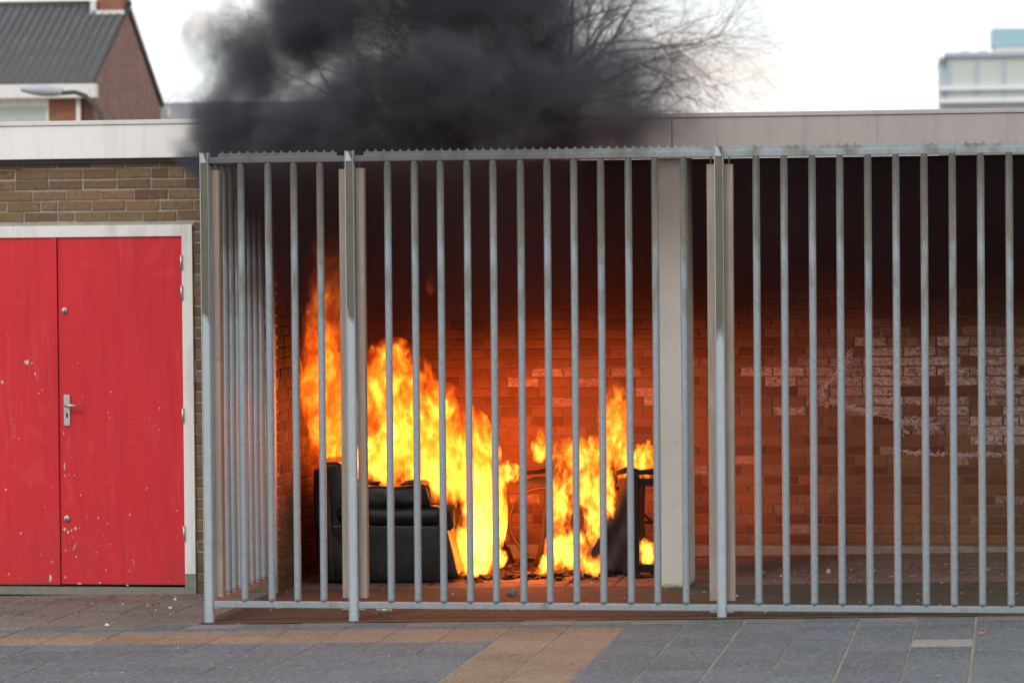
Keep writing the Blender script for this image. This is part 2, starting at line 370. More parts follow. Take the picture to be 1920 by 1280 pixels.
# ------------------------------------------------------------------ brick walls
def brick_wall(name, O, U, N, width, zr, parent, mat, holes=(), wash=None, seed=1, thick=.1, z_of=lambda u, z: 0, patch=None):
    """bricks laid along U from O, facing N; courses 66.7 mm; mortar sheet 6 mm behind the brick faces"""
    rnd = random.Random(seed); O = Vector(O); U = Vector(U); N = Vector(N); Z = Vector((0, 0, 1)); mb = MB()
    def inhole(u0, u1, z0, z1): return any(u1 > h[0]+.01 and u0 < h[1]-.01 and z1 > h[2]+.01 and z0 < h[3]-.01 for h in holes)
    # mortar body, cut round the openings
    us = sorted({0, width, *[max(0, min(width, q)) for h in holes for q in h[:2]]}); zs = sorted({zr[0], zr[1], *[max(zr[0], min(zr[1], q)) for h in holes for q in h[2:]]})
    for a, b in zip(us[:-1], us[1:]):
        for c, d in zip(zs[:-1], zs[1:]):
            if inhole(a, b, c, d): continue
            q = [O+U*u+Z*z-N*(.007+t) for t in (0, thick) for (u, z) in ((a, c), (b, c), (b, d), (a, d))]
            mb.add(q, [(0, 1, 2, 3), (7, 6, 5, 4), (0, 4, 5, 1), (1, 5, 6, 2), (2, 6, 7, 3), (3, 7, 4, 0)], mortar=1., tone=.5, wash=0.)
    c0 = .0667; k = 0; z = zr[0]
    while z < zr[1]-.02:
        u = -rnd.choice((0, .055, .11, .165)); top = min(z+c0-.0105, zr[1])
        while u < width:
            L = .11 if rnd.random() < .16 else .22
            a, b = max(0, u+.005), min(width, u+L-.005); u += L
            for h in holes:       # trim bricks at jambs
                if top > h[2]+.01 and z < h[3]-.01:
                    if a < h[0] < b: b = h[0]
                    elif a < h[1] < b: a = h[1]
            if b-a < .025 or inhole(a, b, z, top): continue
            j = lambda s=.0028: rnd.uniform(-s, s)
            zz0, zz1 = z+j(), top+j(); e = .005; d = .0+j(.0022)
            cor = [(a+j(), zz0+j()), (b+j(), zz0+j()), (b+j(), zz1+j()), (a+j(), zz1+j())]
            mid = [(a+e*1.2, zz0+e), (b-e*1.2, zz0+e), (b-e*1.2, zz1-e), (a+e*1.2, zz1-e)]
            q = [O+U*x+Z*y-N*.0075 for x, y in cor]+[O+U*x+Z*y+N*(d-.002) for x, y in cor]+[O+U*x+Z*y+N*(d+j(.0008)) for x, y in mid]
            w = wash((a+b)/2, (z+top)/2, rnd) if wash else 0.
            mb.add(q, [(0, 1, 5, 4), (1, 2, 6, 5), (2, 3, 7, 6), (3, 0, 4, 7), (4, 5, 9, 8), (5, 6, 10, 9), (6, 7, 11, 10), (7, 4, 8, 11), (8, 9, 10, 11)],
                   tone=rnd.random(), wash=w, mortar=0.)
        z += c0; k += 1
    return mb.build(name, mat, parent)

WY = 1.76                                   # garage front plane
# ---- garage
g = thing('garage', 'flat roofed brick garage with red double doors and white fascia', 'garage')
brick_wall('wall', (-6.4, WY, -.035), (1, 0, 0), (0, -1, 0), 4.63, (0, 2.72), g, 'brick_out', holes=[(1.96, 4.12, -1, 2.305)], seed=3)
MB().box(-6.4, -6.3, WY+.1, 4.2, -.05, 2.7).box(-6.3, -1.87, 4.1, 4.2, -.05, 2.7).build('rear_wall', 'brick_out', g)
fr = MB()
fr.box(-2.350, -2.282, WY-.022, WY+.08, .085, 2.270, .004).box(-4.40, -2.350, WY-.0225, WY+.08, 2.198, 2.2705, .004).box(-4.44, -4.40, WY-.022, WY+.08, .085, 2.270, .004)
fr.build('door_frame', 'white', g)
MB().box(-2.352, -2.280, WY-.018, WY+.08, -.05, .085, .004).box(-4.44, -2.352, WY-.012, WY+.08, -.05, .000, .003).build('threshold', 'concrete', g)
dl = MB().box(-3.155, -2.352, WY-.008, WY+.035, .016, 2.196, .003).build('door_leaf', 'door', g, label='right leaf of the red double door with lever handle')
dl2 = MB().box(-3.985, -3.160, WY-.008, WY+.035, .012, 2.196, .003).box(-3.197, -3.158, WY-.020, WY-.007, .012, 2.194, .004).build('door_leaf', 'door', g, label='left leaf of the red double door with paint knocked off')
# lever handle and locks
dy = WY-.008
h = MB().box(-3.123, -3.083, dy-.010, dy, 1.014, 1.208, .004)
hh = h.build('handle_plate', 'steel', dl)
MB().tube([(-3.103, dy-.008, 1.142), (-3.103, dy-.045, 1.142)], .010, 10).tube([(-3.106, dy-.045, 1.142), (-3.07, dy-.048, 1.142), (-3.022, dy-.048, 1.141)], [.010, .0095, .009], 10).build('handle', 'steel', dl)
MB().box(-3.108, -3.098, dy-.0125, dy-.009, 1.065, 1.095, .002).build('keyhole', 'dark', dl)
for z in (1.738, .430):
    MB().tube([(-3.112, dy+.002, z), (-3.112, dy-.010, z)], [.022, .019], 18).build('lock', 'steel', dl)
    MB().box(-3.114, -3.110, dy-.0125, dy-.0095, z-.010, z+.012).build('keyhole', 'dark', dl)
for z in (2.035, 1.845, 1.08, .34):
    MB().tube([(-2.351, WY-.028, z-.045), (-2.351, WY-.028, z+.045)], .008, 8).build('hinge', 'steel', g)
def chips(lst, parent):
    mb = MB(); rnd = random.Random(5)
    for (x, z, r, e) in lst:
        n = 11; poly = [(x+r*math.cos(t*2*math.pi/n)*rnd.uniform(.4, 1.2), z+r*e*math.sin(t*2*math.pi/n)*rnd.uniform(.4, 1.2)) for t in range(n)]
        mb.prism(poly, dy-.0012, dy+.001)
    return mb.build('chipped_paint', 'chip', parent)
def dpx(px, py):  # door plane position measured on the photograph, in metres
    return (-3.558+px*.003465, 2.196-(py-447+px*.0115)*.003365)
def clist(L): return [(*dpx(a, b), r, e) for a, b, r, e in L]
chips(clist([(56, 679, .016, 1.1), (66, 680, .006, 1), (72, 700, .006, 2), (10, 716, .013, .8), (78, 736, .005, 1.2), (85, 730, .003, 2), (3, 576, .005, 1), (41, 999, .006, 1.3), (14, 918, .008, .7), (28, 785, .004, 1), (20, 628, .003, 1), (96, 1082, .010, 2.6), (39, 822, .005, 1), (18, 1076, .004, 2)]), dl2)
L = [(125, 873, .004, 7), (126, 890, .006, 1), (134, 889, .004, 1), (144, 889, .005, .8), (124, 990, .013, 1.1), (130, 996, .009, 1.2), (137, 992, .005, 2), (144, 988, .008, 1.5), (152, 988, .005, .6), (187, 968, .007, 1.2), (204, 978, .004, 1.8), (246, 961, .005, 1.9), (197, 1000, .003, 2), (145, 1041, .006, 1.2), (183, 1033, .004, 1.2), (133, 1017, .003, 1), (125, 1030, .004, 3), (200, 1066, .005, 1.1), (216, 1064, .003, 1), (155, 926, .004, 2), (208, 772, .004, 1.5), (211, 781, .004, 1), (205, 758, .002, 3), (303, 762, .003, 5), (303, 802, .004, 1), (124, 810, .005, 2.5), (152, 680, .005, 1), (213, 733, .006, .8), (188, 1090, .012, .5), (150, 1092, .018, .35), (240, 1093, .012, .4), (124, 1080, .006, 1.2)]
chips(clist(L), dl)
MB().box(-6.5, -1.772, WY-.075, WY-.040, 2.688, 2.895, .003).build('fascia', 'fascia_white', g)
MB().box(-6.5, -1.772, WY-.085, WY+.12, 2.897, 2.925, .005).build('roof_trim', 'trim_white', g)
MB().box(-6.5, -1.772, WY-.038, WY-.001, 2.66, 2.893).box(-6.5, -1.772, WY+.121, 4.25, 2.72, 2.90).build('roof', 'roofing', g)
base_at(g, (-4.1, WY, -.04))
# ---- carport
c = thing('carport', 'flat roofed open brick carport with burning interior and grey fascia', 'carport')
def wash(u, z, rnd):
    x = u-1.80; n = mnoise.noise((x*.9+4, z*1.6, 2.)); v = 0
    if 1.35 < x < 4.5 and .80 < z < 1.72:       # whitewashed patch on the right
        e = 1.25-abs((z-1.18)/.42)**2
        if x < 2.0: e -= (2.0-x)*1.1
        v = max(0, e+n*.9)
        v = v*rnd.uniform(.35, 1.5) if rnd.random() < .74 else 0
    if 1.0 < x < 1.42 and .95 < z < 1.35 and rnd.random() < .3: v = .8
    if -.6 < x < .6 and 1.05 < z < 1.40 and rnd.random() < .24: v = rnd.uniform(.3, .65)
    if z < .8 and rnd.random() < .05: v = .35
    return min(1, max(0, v))
BY = 4.0
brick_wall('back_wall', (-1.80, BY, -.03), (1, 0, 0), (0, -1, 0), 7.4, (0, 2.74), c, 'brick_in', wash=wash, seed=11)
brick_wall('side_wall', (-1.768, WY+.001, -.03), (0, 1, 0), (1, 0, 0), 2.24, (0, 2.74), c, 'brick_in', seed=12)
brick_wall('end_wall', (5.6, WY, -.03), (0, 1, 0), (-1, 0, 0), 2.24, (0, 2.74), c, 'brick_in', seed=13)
sm = MB(); rnd = random.Random(3)               # smeared plaster left on the brickwork
def smear(pts, r):
    for i, (x, z) in enumerate(pts[:-1]):
        x2, z2 = pts[i+1]; L = math.hypot(x2-x, z2-z); n = int(L/.0035)+3; th = math.atan2(z2-z, x2-x)
        for k in range(n):
            t = rnd.random(); a, b = x+(x2-x)*t+rnd.gauss(0, r*.8), z+(z2-z)*t+rnd.gauss(0, r*.8)
            h = th+rnd.gauss(0, .7); l, w_ = rnd.uniform(.006, .022), rnd.uniform(.0015, .005); cx, sx = math.cos(h), math.sin(h)
            poly = [(a+cx*l*u-sx*w_*v_, b+sx*l*u+cx*w_*v_) for u, v_ in ((-1, 0), (-.4, -1), (.5, -.8), (1, .1), (.4, .9), (-.5, .8))]
            sm.prism(poly, BY-.0045-rnd.uniform(0, .003), BY+.001)
smear([(1.69, 1.40), (1.68, 1.33), (1.66, 1.28), (1.58, 1.24), (1.52, 1.18), (1.50, 1.10), (1.53, 1.03)], .020)
smear([(1.55, 1.07), (1.70, 1.02), (1.86, .98), (2.02, .95), (2.06, .85)], .013)
smear([(2.05, .93), (2.28, .89)], .022); smear([(2.05, .72), (2.5, .70), (2.75, .71)], .010)
sm.build('plaster_smear', 'chip', c)
MB().box(-1.75, 5.55, BY-.09, BY-.009, -.05, .095, .012).build('plinth', 'concrete', c)
MB().box(.632, .812, WY-.02, WY+.41, -.03, 2.70, .006).build('pillar', 'pillar', c)
MB().box(4.30, 4.48, WY-.02, WY+.41, -.03, 2.70, .006).build('pillar', 'pillar', c)
f = MB().box(-1.770, .735, WY-.075, WY-.040, 2.640, 2.885, .003).box(.739, 3.9, WY-.0755, WY-.040, 2.640, 2.885, .003).box(3.904, 5.9, WY-.075, WY-.040, 2.640, 2.885, .003)
f.build('fascia', 'fascia_grey', c)
MB().box(-1.770, 5.9, WY-.085, WY+.12, 2.887, 2.914, .005).build('roof_trim', 'trim_grey', c)
MB().box(-1.770, 5.9, WY+.121, 4.25, 2.72, 2.89).box(-1.770, 5.9, WY-.038, WY+.119, 2.705, 2.884).build('roof', 'ceiling', c)
base_at(c, (2, WY, 0))

# ------------------------------------------------------------------ fence
FYB = .0
def bar_mesh(x, y0=0, z0=.098, z1=2.592, r=.0205):
    b = MB(); pts = [(x, y0, z0), (x, y0, z0+.02), (x, y0, z1-.035), (x, y0, z1-.012), (x, y0, z1)]
    return b.tube(pts, [r, r, r, r*.93, r*.72], 14)
def rail(x0, x1, z, y=0, hh=.017, d=.016):
    return MB().box(x0, x1, y-d, y+d, z-hh, z+hh, .004)
def spikes(x0, x1, z, y=.012):
    n = max(1, int((x1-x0)/.0465)); q = (x1-x0)/n; poly = [(x0, z), (x1, z)]
    top = []
    for i in range(n):
        a = x0+i*q; top += [(a+q*.04, z+.020), (a+q*.30, z+.022), (a+q*.5, z+.036), (a+q*.70, z+.022)]
    top.append((x1-.001, z+.020))
    return MB().prism(poly+top[::-1], y-.0015, y+.0015)
fe = thing('steel_fence', 'galvanised steel bar fence with timber strips across the carport front', 'fence')
def post(x, y=0, z0=None, z1=2.655, parent=fe):
    w_ = .0245; z0 = gz(x)-.012 if z0 is None else z0
    # C-shaped channel: web facing the street with a lip on either side
    m = MB().box(x-w_+.006, x+w_-.006, y-.022, y-.018, z0, z1-.003, tone=0.)
    m.box(x-w_, x-w_+.0045, y-.0245, y+.022, z0, z1, .001, tone=1.).box(x+w_-.0045, x+w_, y-.0235, y+.022, z0, z1, .001, tone=.55)
    m.box(x-w_+.0046, x+w_-.0046, y+.018, y+.022, z0, z1-.004, tone=.5)
    p = m.build('post', 'post', parent)
    MB().prism([(x-w_+.006, z1-.06), (x-w_+.006, z1-.006), (x-w_+.02, z1-.006), (x+w_-.008, z1-.06)], y-.027, y-.0225, tone=1.).build('post_cap', 'post', p)
    return p
PX = (-1.762, -.920, 1.1735)
for x in PX: post(x)
post(4.55)
ends = [(-1.737, -.946), (-.894, 1.148), (1.199, 4.525)]
RT, RB = 2.6095, .0815
for a, b in ends:
    tr = rail(a, b, RT).build('top_rail', 'rail', fe); spikes(a+.05, b-.05, RT+.0175).build('spike_strip', 'rail', tr)
    rail(a, b, RB, 0, .0185).build('bottom_rail', 'rail', fe)
    for xx in (a+.012, b-.012):
        MB().box(xx-.03, xx+.03, -.012, .012, RB-.026, RB-.0188).build('bracket', 'metal', fe)
bars = [-1.553, -1.395, -1.246, -1.093, -.703, -.550, -.402, -.249, -.100, .056, .206, .357, .509, .664, .815, .974]+[1.380+.1542*i for i in range(20)]
proto = bar_mesh(0).build('bar', 'metal', fe); proto.location.x = bars[0]
for x in bars[1:]:
    o = proto.copy(); COL.objects.link(o); o.parent = fe; o.location.x = x+random.uniform(-.001, .001); o.rotation_euler.z = random.uniform(0, 6.28)
def timber(x, y0=.022, y1=.085, w_=.0235, z0=.118, z1=2.553, parent=fe, seed=0):
    return MB().box(x-w_, x+w_, y0, y1, z0, z1+random.uniform(-.004, .004), .003).build('timber_strip', 'wood', parent)
for x in (-1.712, -.966, -.870, 1.125, 1.222): timber(x)
for x in (1.123, 1.225, -.965, -.872):          # bolts above the timber
    MB().tube([(x, .04, 2.55), (x, .04, 2.60)], .005, 6).build('bolt', 'metal', fe)
MB().tube([(-.745, -.012, .055), (-.745, .014, .055)], .022, 12).box(-.79, -.70, -.006, .010, .052, .062).build('hinge_bracket', 'steel', fe)
base_at(fe, (0, 0, 0))
sf = thing('side_fence', 'short return of steel bars between the corner post and garage', 'fence')
def rot(o): return o
sfx = -1.762
tr = MB().box(sfx-.016, sfx+.016, .03, 1.60, RT-.017, RT+.017, .004).build('top_rail', 'rail', sf)
MB().box(sfx-.016, sfx+.016, .03, 1.60, RB-.0185, RB+.0185, .004).build('bottom_rail', 'rail', sf)
pb = bar_mesh(0).build('bar', 'metal', sf); pb.location = (sfx, .17, 0)
for k in range(1, 9):
    o = pb.copy(); COL.objects.link(o); o.parent = sf; o.location = (sfx, .17+.152*k, 0); o.rotation_euler.z = random.uniform(0, 6)
MB().box(sfx+.012, sfx+.035, 1.46, 1.53, .14, 2.54, .003).build('timber_strip', 'wood', sf)
post(sfx, 1.64, parent=sf)
base_at(sf, (sfx, .8, 0))

# ------------------------------------------------------------------ armchair
def soft(name, parts, mat, parent, bev=.03, sub=2, seed=0, amp=.012, freq=6):
    """cushion: rounded hull of boxes (centre,size) unified, displaced by noise"""
    bm = bmesh.new()
    for (cx, cy, cz, sx, sy, sz, sh) in parts:
        r = bmesh.ops.create_cube(bm, size=1); vs = r['verts']
        for v in vs: v.co = Vector((v.co.x*sx+cx+sh*v.co.z, v.co.y*sy+cy, v.co.z*sz+cz))
    bmesh.ops.bevel(bm, geom=bm.edges[:], offset=bev, segments=3, affect='EDGES', profile=.6)
    bmesh.ops.triangulate(bm, faces=[f for f in bm.faces if len(f.verts) > 4])
    bmesh.ops.subdivide_edges(bm, edges=[e for e in bm.edges if e.calc_length() > .08], cuts=4, use_grid_fill=True)
    for v in bm.verts:
        p = v.co*freq+Vector((seed, seed, 0)); v.co += Vector((mnoise.noise(p), mnoise.noise(p+Vector((9, 0, 0))), mnoise.noise(p+Vector((0, 9, 0)))))*amp
    me = bpy.data.meshes.new(name); bmesh.ops.recalc_face_normals(bm, faces=bm.faces); bm.to_mesh(me); bm.free()
    me.polygons.foreach_set('use_smooth', [True]*len(me.polygons)); me.materials.append(MAT[mat])
    o = bpy.data.objects.new(name, me); COL.objects.link(o); o.parent = parent; return o
ac = thing('armchair', 'black leather armchair burning from the seat beside the side wall', 'armchair')
soft('arm_panel', [(-1.16, 2.28, .175, .70, .12, .37, -.02)], 'leather', ac, .022, amp=.012)
soft('armrest', [(-1.14, 2.30, .415, .68, .20, .125, 0)], 'leather', ac, .055, seed=3, amp=.018)
soft('arm_cushion', [(-1.17, 2.31, .535, .60, .19, .15, 0)], 'leather', ac, .06, seed=5, amp=.036, freq=8)
soft('torn_stuffing', [(-1.02, 2.36, .60, .10, .12, .06, 0), (-1.32, 2.36, .60, .14, .12, .05, 0), (-.79, 2.34, .40, .08, .10, .12, .0)], 'char', ac, .02, seed=31, amp=.045, freq=14)
soft('cushion_flap', [(-.93, 2.30, .565, .075, .16, .13, -.03)], 'leather', ac, .025, seed=6, amp=.02, freq=9)
soft('backrest', [(-1.50, 2.62, .385, .16, .78, .76, -.05)], 'leather', ac, .05, seed=7, amp=.032)
soft('backrest_side', [(-1.56, 2.29, .35, .11, .14, .72, -.05)], 'leather', ac, .03, seed=17, amp=.026)
soft('seat_cushion', [(-1.10, 2.62, .33, .66, .52, .16, 0)], 'leather', ac, .05, seed=8, amp=.02)
soft('seat_front', [(-.81, 2.56, .20, .13, .62, .36, -.10)], 'leather', ac, .04, seed=9, amp=.02)
soft('arm_panel', [(-1.16, 2.95, .30, .70, .12, .60, 0)], 'leather', ac, .03, seed=10, amp=.012)
base_at(ac, (-1.15, 2.6, -.02))
# ------------------------------------------------------------------ overturned chair by the pillar
oc = thing('overturned_chair', 'charred brown leather chair lying on its side next to the pillar', 'chair')
poly = [(.06, .02), (.10, .14), (.16, .27), (.20, .40), (.26, .52), (.31, .60), (.34, .665), (.38, .69), (.40, .60), (.405, .3), (.40, .02)]
bm = bmesh.new(); f0 = bm.faces.new([bm.verts.new((x, 2.62, z)) for x, z in poly])
r = bmesh.ops.extrude_face_region(bm, geom=[f0]); bmesh.ops.translate(bm, vec=(0, .42, 0), verts=[v for v in r['geom'] if isinstance(v, bmesh.types.BMVert)])
bmesh.ops.triangulate(bm, faces=bm.faces); bmesh.ops.subdivide_edges(bm, edges=bm.edges, cuts=4, use_grid_fill=True)
for v in bm.verts:
    d = (v.co.x-.06)*.9-(v.co.z)*.55
    fold = .022*math.sin(d*42)*max(0, min(1, (.45-v.co.x)*5))
    v.co.y += fold*(1 if v.co.y < 2.7 else .3)+.010*mnoise.noise(v.co*9); v.co.x += .012*mnoise.noise(v.co*8+Vector((5, 5, 5)))
bmesh.ops.recalc_face_normals(bm, faces=bm.faces)
me = bpy.data.meshes.new('upholstery'); bm.to_mesh(me); bm.free(); me.polygons.foreach_set('use_smooth', [True]*len(me.polygons)); me.materials.append(MAT['brown_leather'])
o = bpy.data.objects.new('upholstery', me); COL.objects.link(o); o.parent = oc
MB().box(.365, .412, 2.58, 2.63, .01, .675, .008).build('frame_post', 'char', oc)
MB().box(.412, .62, 2.60, 2.64, .585, .630, .006).build('rail', 'char', oc)
MB().box(.412, .62, 2.60, 2.64, .030, .082, .006).build('rail', 'char', oc)
MB().box(.60, .64, 2.60, 2.66, .01, .66, .006).build('frame_post', 'char', oc)
MB().tube([(.27, 2.62, .665), (.35, 2.60, .69), (.42, 2.60, .672), (.50, 2.61, .675), (.60, 2.61, .70)], [.016, .022, .016, .020, .018], 8).build('torn_edge', 'char', oc)
base_at(oc, (.3, 2.8, .01))
# ------------------------------------------------------------------ bicycle against the back wall
bi = thing('bicycle', 'burnt child bicycle leaning on the brick wall behind the flames', 'bicycle')
def ring(cx, cz, y, R, r, n=40, m_=8):
    mb = MB(); vs = [(cx+(R+r*math.cos(b))*math.cos(a), y+r*math.sin(b), cz+(R+r*math.cos(b))*math.sin(a)) for a in [2*math.pi*i/n for i in range(n)] for b in [2*math.pi*j/m_ for j in range(m_)]]
    return mb.add(vs, [(i*m_+j, ((i+1) % n)*m_+j, ((i+1) % n)*m_+(j+1) % m_, i*m_+(j+1) % m_) for i in range(n) for j in range(m_)], True)
by = 3.72
for cx in (-.365, .375):
    wl_ = ring(cx, .262, by, .232, .010).build('wheel', 'rim', bi)
    sp = MB()
    for k in range(14):
        a = k*math.pi/7+.1; sp.tube([(cx, by, .262), (cx+.23*math.cos(a), by, .262+.23*math.sin(a))], .0016, 4)
    sp.build('spokes', 'rim', wl_)
MB().tube([(-.365, by-.03, .262), (-.30, by-.03, .50), (-.275, by, .57)], .013, 8).tube([(-.275, by, .57), (-.26, by, .62)], .014, 8).build('fork', 'char', bi)
MB().tube([(-.28, by, .55), (.02, by, .27)], .015, 8).tube([(-.28, by, .53), (.12, by, .52)], .014, 8).tube([(.02, by, .27), (.14, by, .58)], .014, 8).tube([(.02, by, .27), (.375, by, .262)], .010, 8).tube([(.375, by, .262), (.13, by, .50)], .009, 8).build('frame', 'char', bi)
MB().tube([(-.52, by-.14, .60), (-.40, by-.05, .605), (-.27, by, .62), (-.27, by+.10, .62), (-.40, by+.18, .60)], .013, 8).build('handlebar', 'char', bi)
soft('saddle', [(.15, by, .605, .22, .12, .05, 0)], 'char', bi, .02, amp=.006)
base_at(bi, (0, by, .01))
# charred stick leaning in the fire, heap, debris
MB().tube([(-.30, 2.98, .02), (-.262, 2.98, .22), (-.245, 2.97, .40), (-.205, 2.97, .60)], [.022, .019, .020, .024], 7).build('charred_plank', 'char', label='charred upright length of wood in the middle fire', category='wood')
MB().box(-.36, .02, 2.90, 3.25, .575, .602, .006).box(-.10, -.05, 3.18, 3.22, .02, .575).build('charred_table', 'char', label='small charred side table under the flames in the middle', category='table')
def heap(name, label, cx, cy, rx, ry, hz, seed, mat='char'):
    mb = MB(); n = 18; vs = []; rnd = random.Random(seed)
    for j in range(n+1):
        for i in range(n+1):
            u, v = i/n*2-1, j/n*2-1; q = max(0, 1-u*u-v*v)
            vs.append((cx+u*rx, cy+v*ry, gz(cx)-.004+hz*q*(.6+.8*mnoise.noise((u*3+seed, v*3, 1.)))+(.012*rnd.random() if q > .05 else 0)))
    mb.add(vs, [(j*(n+1)+i, j*(n+1)+i+1, (j+1)*(n+1)+i+1, (j+1)*(n+1)+i) for j in range(n) for i in range(n)])
    return mb.build(name, mat, label=label, category='ash')
heap('ash_heap', 'black ash heap beside the front of the burning armchair', -.60, 2.60, .24, .22, .05, 1)
heap('ash_heap', 'low black ash heap under the middle fire', -.10, 2.75, .22, .2, .055, 2)
heap('ash_heap', 'charred lump of remains against the back wall left of the bicycle', -.70, 3.55, .16, .2, .30, 3)

m = MB(); rnd = random.Random(77)
for k in range(230):
    cx_, cy_ = rnd.choice(((-.62, 2.6), (-.1, 2.75), (.0, 2.7), (-.5, 3.3), (.2, 2.6))); x, y = rnd.gauss(cx_, .2), rnd.gauss(cy_, .22)
    if y > 3.85 or x < -1.6: continue
    q = rnd.uniform(.006, .03); mt = Matrix.Translation((x, y, gz(x)+q*.4)) @ Matrix.Rotation(rnd.uniform(0, 6), 4, 'Z') @ Matrix.Rotation(rnd.uniform(-.5, .5), 4, 'X')
    m.box(-q*rnd.uniform(.6, 2), q*rnd.uniform(.6, 2), -q, q, -q*.4, q*rnd.uniform(.1, .6), mat=mt)
m.build('charred_debris', 'char', kind='stuff', label='black charred crumbs scattered on the floor round the fires')
# ------------------------------------------------------------------ litter
def scrap(x, y, r, col, label, cat, name='litter_scrap', seed=0, h_=.012, group=None):
    key = 'scrap %s' % (col,)
    if key not in MAT: MAT[key] = plain('paper scrap', col, .7, var=.15, scale=30)
    rnd = random.Random(seed+int(x*100)); bm = bmesh.new(); bmesh.ops.create_icosphere(bm, subdivisions=2, radius=1)
    for v in bm.verts:
        k = 1+.5*mnoise.noise(v.co*1.7+Vector((seed, x, y))); v.co = Vector((v.co.x*r*k, v.co.y*r*.8*k, max(-.6, v.co.z)*h_*k))
    me = bpy.data.meshes.new(name); bm.to_mesh(me); bm.free(); me.materials.append(MAT[key])
    o = bpy.data.objects.new(name, me); COL.objects.link(o); o.location = (x, y, gz(x)+h_*.6); o.rotation_euler.z = rnd.uniform(0, 6)
    o['label'] = label; o['category'] = cat
    if group: o['group'] = group
    return o
W_ = (.75, .75, .78)
scrap(-2.33, -.13, .018, W_, 'white paper scrap at the kerb just in front of the red door paving', 'litter', seed=1, h_=.008)
scrap(-2.20, .80, .015, W_, 'white paper scrap lying left of the corner post', 'litter', seed=2, h_=.008)
scrap(-2.30, 1.3, .009, W_, 'tiny white scrap near the door threshold', 'litter', seed=3, h_=.01)
scrap(-.78, 2.08, .014, (.10, .25, .75), 'small blue plastic scrap in front of the black armchair', 'litter', seed=4, h_=.012)
scrap(2.62, 2.60, .014, (.10, .42, .04), 'small bright green scrap on the carport floor at the right', 'litter', seed=5, h_=.012)
scrap(1.62, 2.55, .018, (.6, .42, .38), 'pale pinkish scrap on the carport floor right of the third post', 'litter', seed=6, h_=.018)
scrap(-.22, 1.35, .030, (.24, .15, .12), 'brown stone lying on the floor before the middle fire', 'stone', name='stone', seed=7, h_=.032)
scrap(-1.50, 1.05, .030, (.42, .36, .24), 'straw coloured leaf near the corner bars', 'leaf', name='leaf', seed=8, h_=.006)
scrap(2.62, -.95, .022, (.42, .22, .13), 'brown twig piece on the grey tiles at the far right', 'twig', name='twig', seed=9, h_=.005)
# many crumbs and dry leaves nobody could count
m = MB(); rnd = random.Random(21)
for k in range(900):
    zone = rnd.random()
    if zone < .30: x, y = rnd.uniform(1.2, 3.6), rnd.gauss(2.55, .35)
    elif zone < .5: x, y = rnd.uniform(-3.9, -1.85), rnd.uniform(.3, 1.65)
    elif zone < .75: x, y = rnd.uniform(-1.7, 3.4), rnd.uniform(.05, 1.8)
    elif zone < .85: x, y = rnd.uniform(-1.3, .6), rnd.uniform(1.9, 3.8)
    else: x, y = rnd.uniform(-3.8, 3.6), rnd.uniform(-3, -.1)
    if y > 3.88 or (y > WY-.05 and x < -1.7): continue
    r = rnd.uniform(.004, .014)*(.6 if y < 0 else 1); a = rnd.uniform(0, 6.28); z = gz(x)+.004
    vs = [(x+r*math.cos(a+q)*rnd.uniform(.5, 1.2), y+r*math.sin(a+q)*rnd.uniform(.5, 1.2), z+rnd.uniform(0, .006)) for q in (0, 1.3, 2.5, 3.9, 5.1)]+[(x, y, z+rnd.uniform(.004, .012))]
    cchoice = rnd.choice([(.12, .055, .03), (.17, .08, .045), (.06, .045, .03), (.28, .22, .16), (.50, .48, .46) if rnd.random() < .35 else (.1, .06, .04)])
    m.add(vs, [(0, 1, 5), (1, 2, 5), (2, 3, 5), (3, 4, 5), (4, 0, 5)], tone=0., tint=cchoice)
t = NT('leaf litter'); t.pbsdf(t.attr('tint', 'Color'), .85)
m.build('leaf_litter', t.m, kind='stuff', label='brown leaf crumbs and grit strewn over the paving and carport floor')

# ------------------------------------------------------------------ background houses
def roof_mat(name, c1, c2):
    t = NT(name); x, y, z = t.xyz(); n = t.noise(1.2, 4); col = t.mix(n, c1, c2)
    col = t.mix(t.attr('tone'), col, t.mix(t.noise(2.5, 3), (.36, .39, .43), (.26, .22, .20)))
    return t.pbsdf(col, .75, 0, None, .4)
MAT['rooftile'] = roof_mat('grey roof tiles', (.18, .195, .23), (.25, .25, .265))
def far_brick(name, c):
    t = NT(name); n = t.n.new('ShaderNodeTexBrick'); n.inputs['Scale'].default_value = 1; n.inputs['Brick Width'].default_value = .22
    n.inputs['Row Height'].default_value = .0667; n.inputs['Mortar Size'].default_value = .008; n.inputs['Bias'].default_value = -.2
    n.inputs['Color1'].default_value = (*c, 1); n.inputs['Color2'].default_value = (*[q*.6 for q in c], 1); n.inputs['Mortar'].default_value = (.25, .2, .18, 1)
    x, y, z = t.xyz(); cb = t.n.new('ShaderNodeCombineXYZ'); t.l.new(t.math('ADD', x, y), cb.inputs[0]); t.l.new(z, cb.inputs[1]); t.l.new(cb.outputs[0], n.inputs['Vector'])
    col = t.mix(t.range(t.noise(.9, 4), .4, .7, 0, .5), n.outputs[0], tuple(q*.7 for q in c))
    return t.pbsdf(col, .9, 0, None, .2)
MAT['far_brick'] = far_brick('red brown brick', (.33, .175, .145)); MAT['far_brick2'] = far_brick('orange brick', (.36, .14, .07))
t = NT('window glass'); t.pbsdf(t.mix(t.noise(3, 5, dist=2), (.30, .38, .33), (.60, .66, .60)), .15, 0, None, .6); MAT['glass'] = t.m
ANG = math.atan2(.095, .995)
HM = Matrix.Translation((-14.337, 41.818, 0)) @ Matrix.Rotation(ANG, 4, 'Z')
ho = thing('brick_house', 'brick house with grey tiled gable roof and chimney behind the garage', 'house'); ho.matrix_world = HM
EZ, RZ, DW, LEN = 5.50, 7.22, 7.9, 12.0      # eaves, ridge, depth, length; local: x<0 along the front, y back
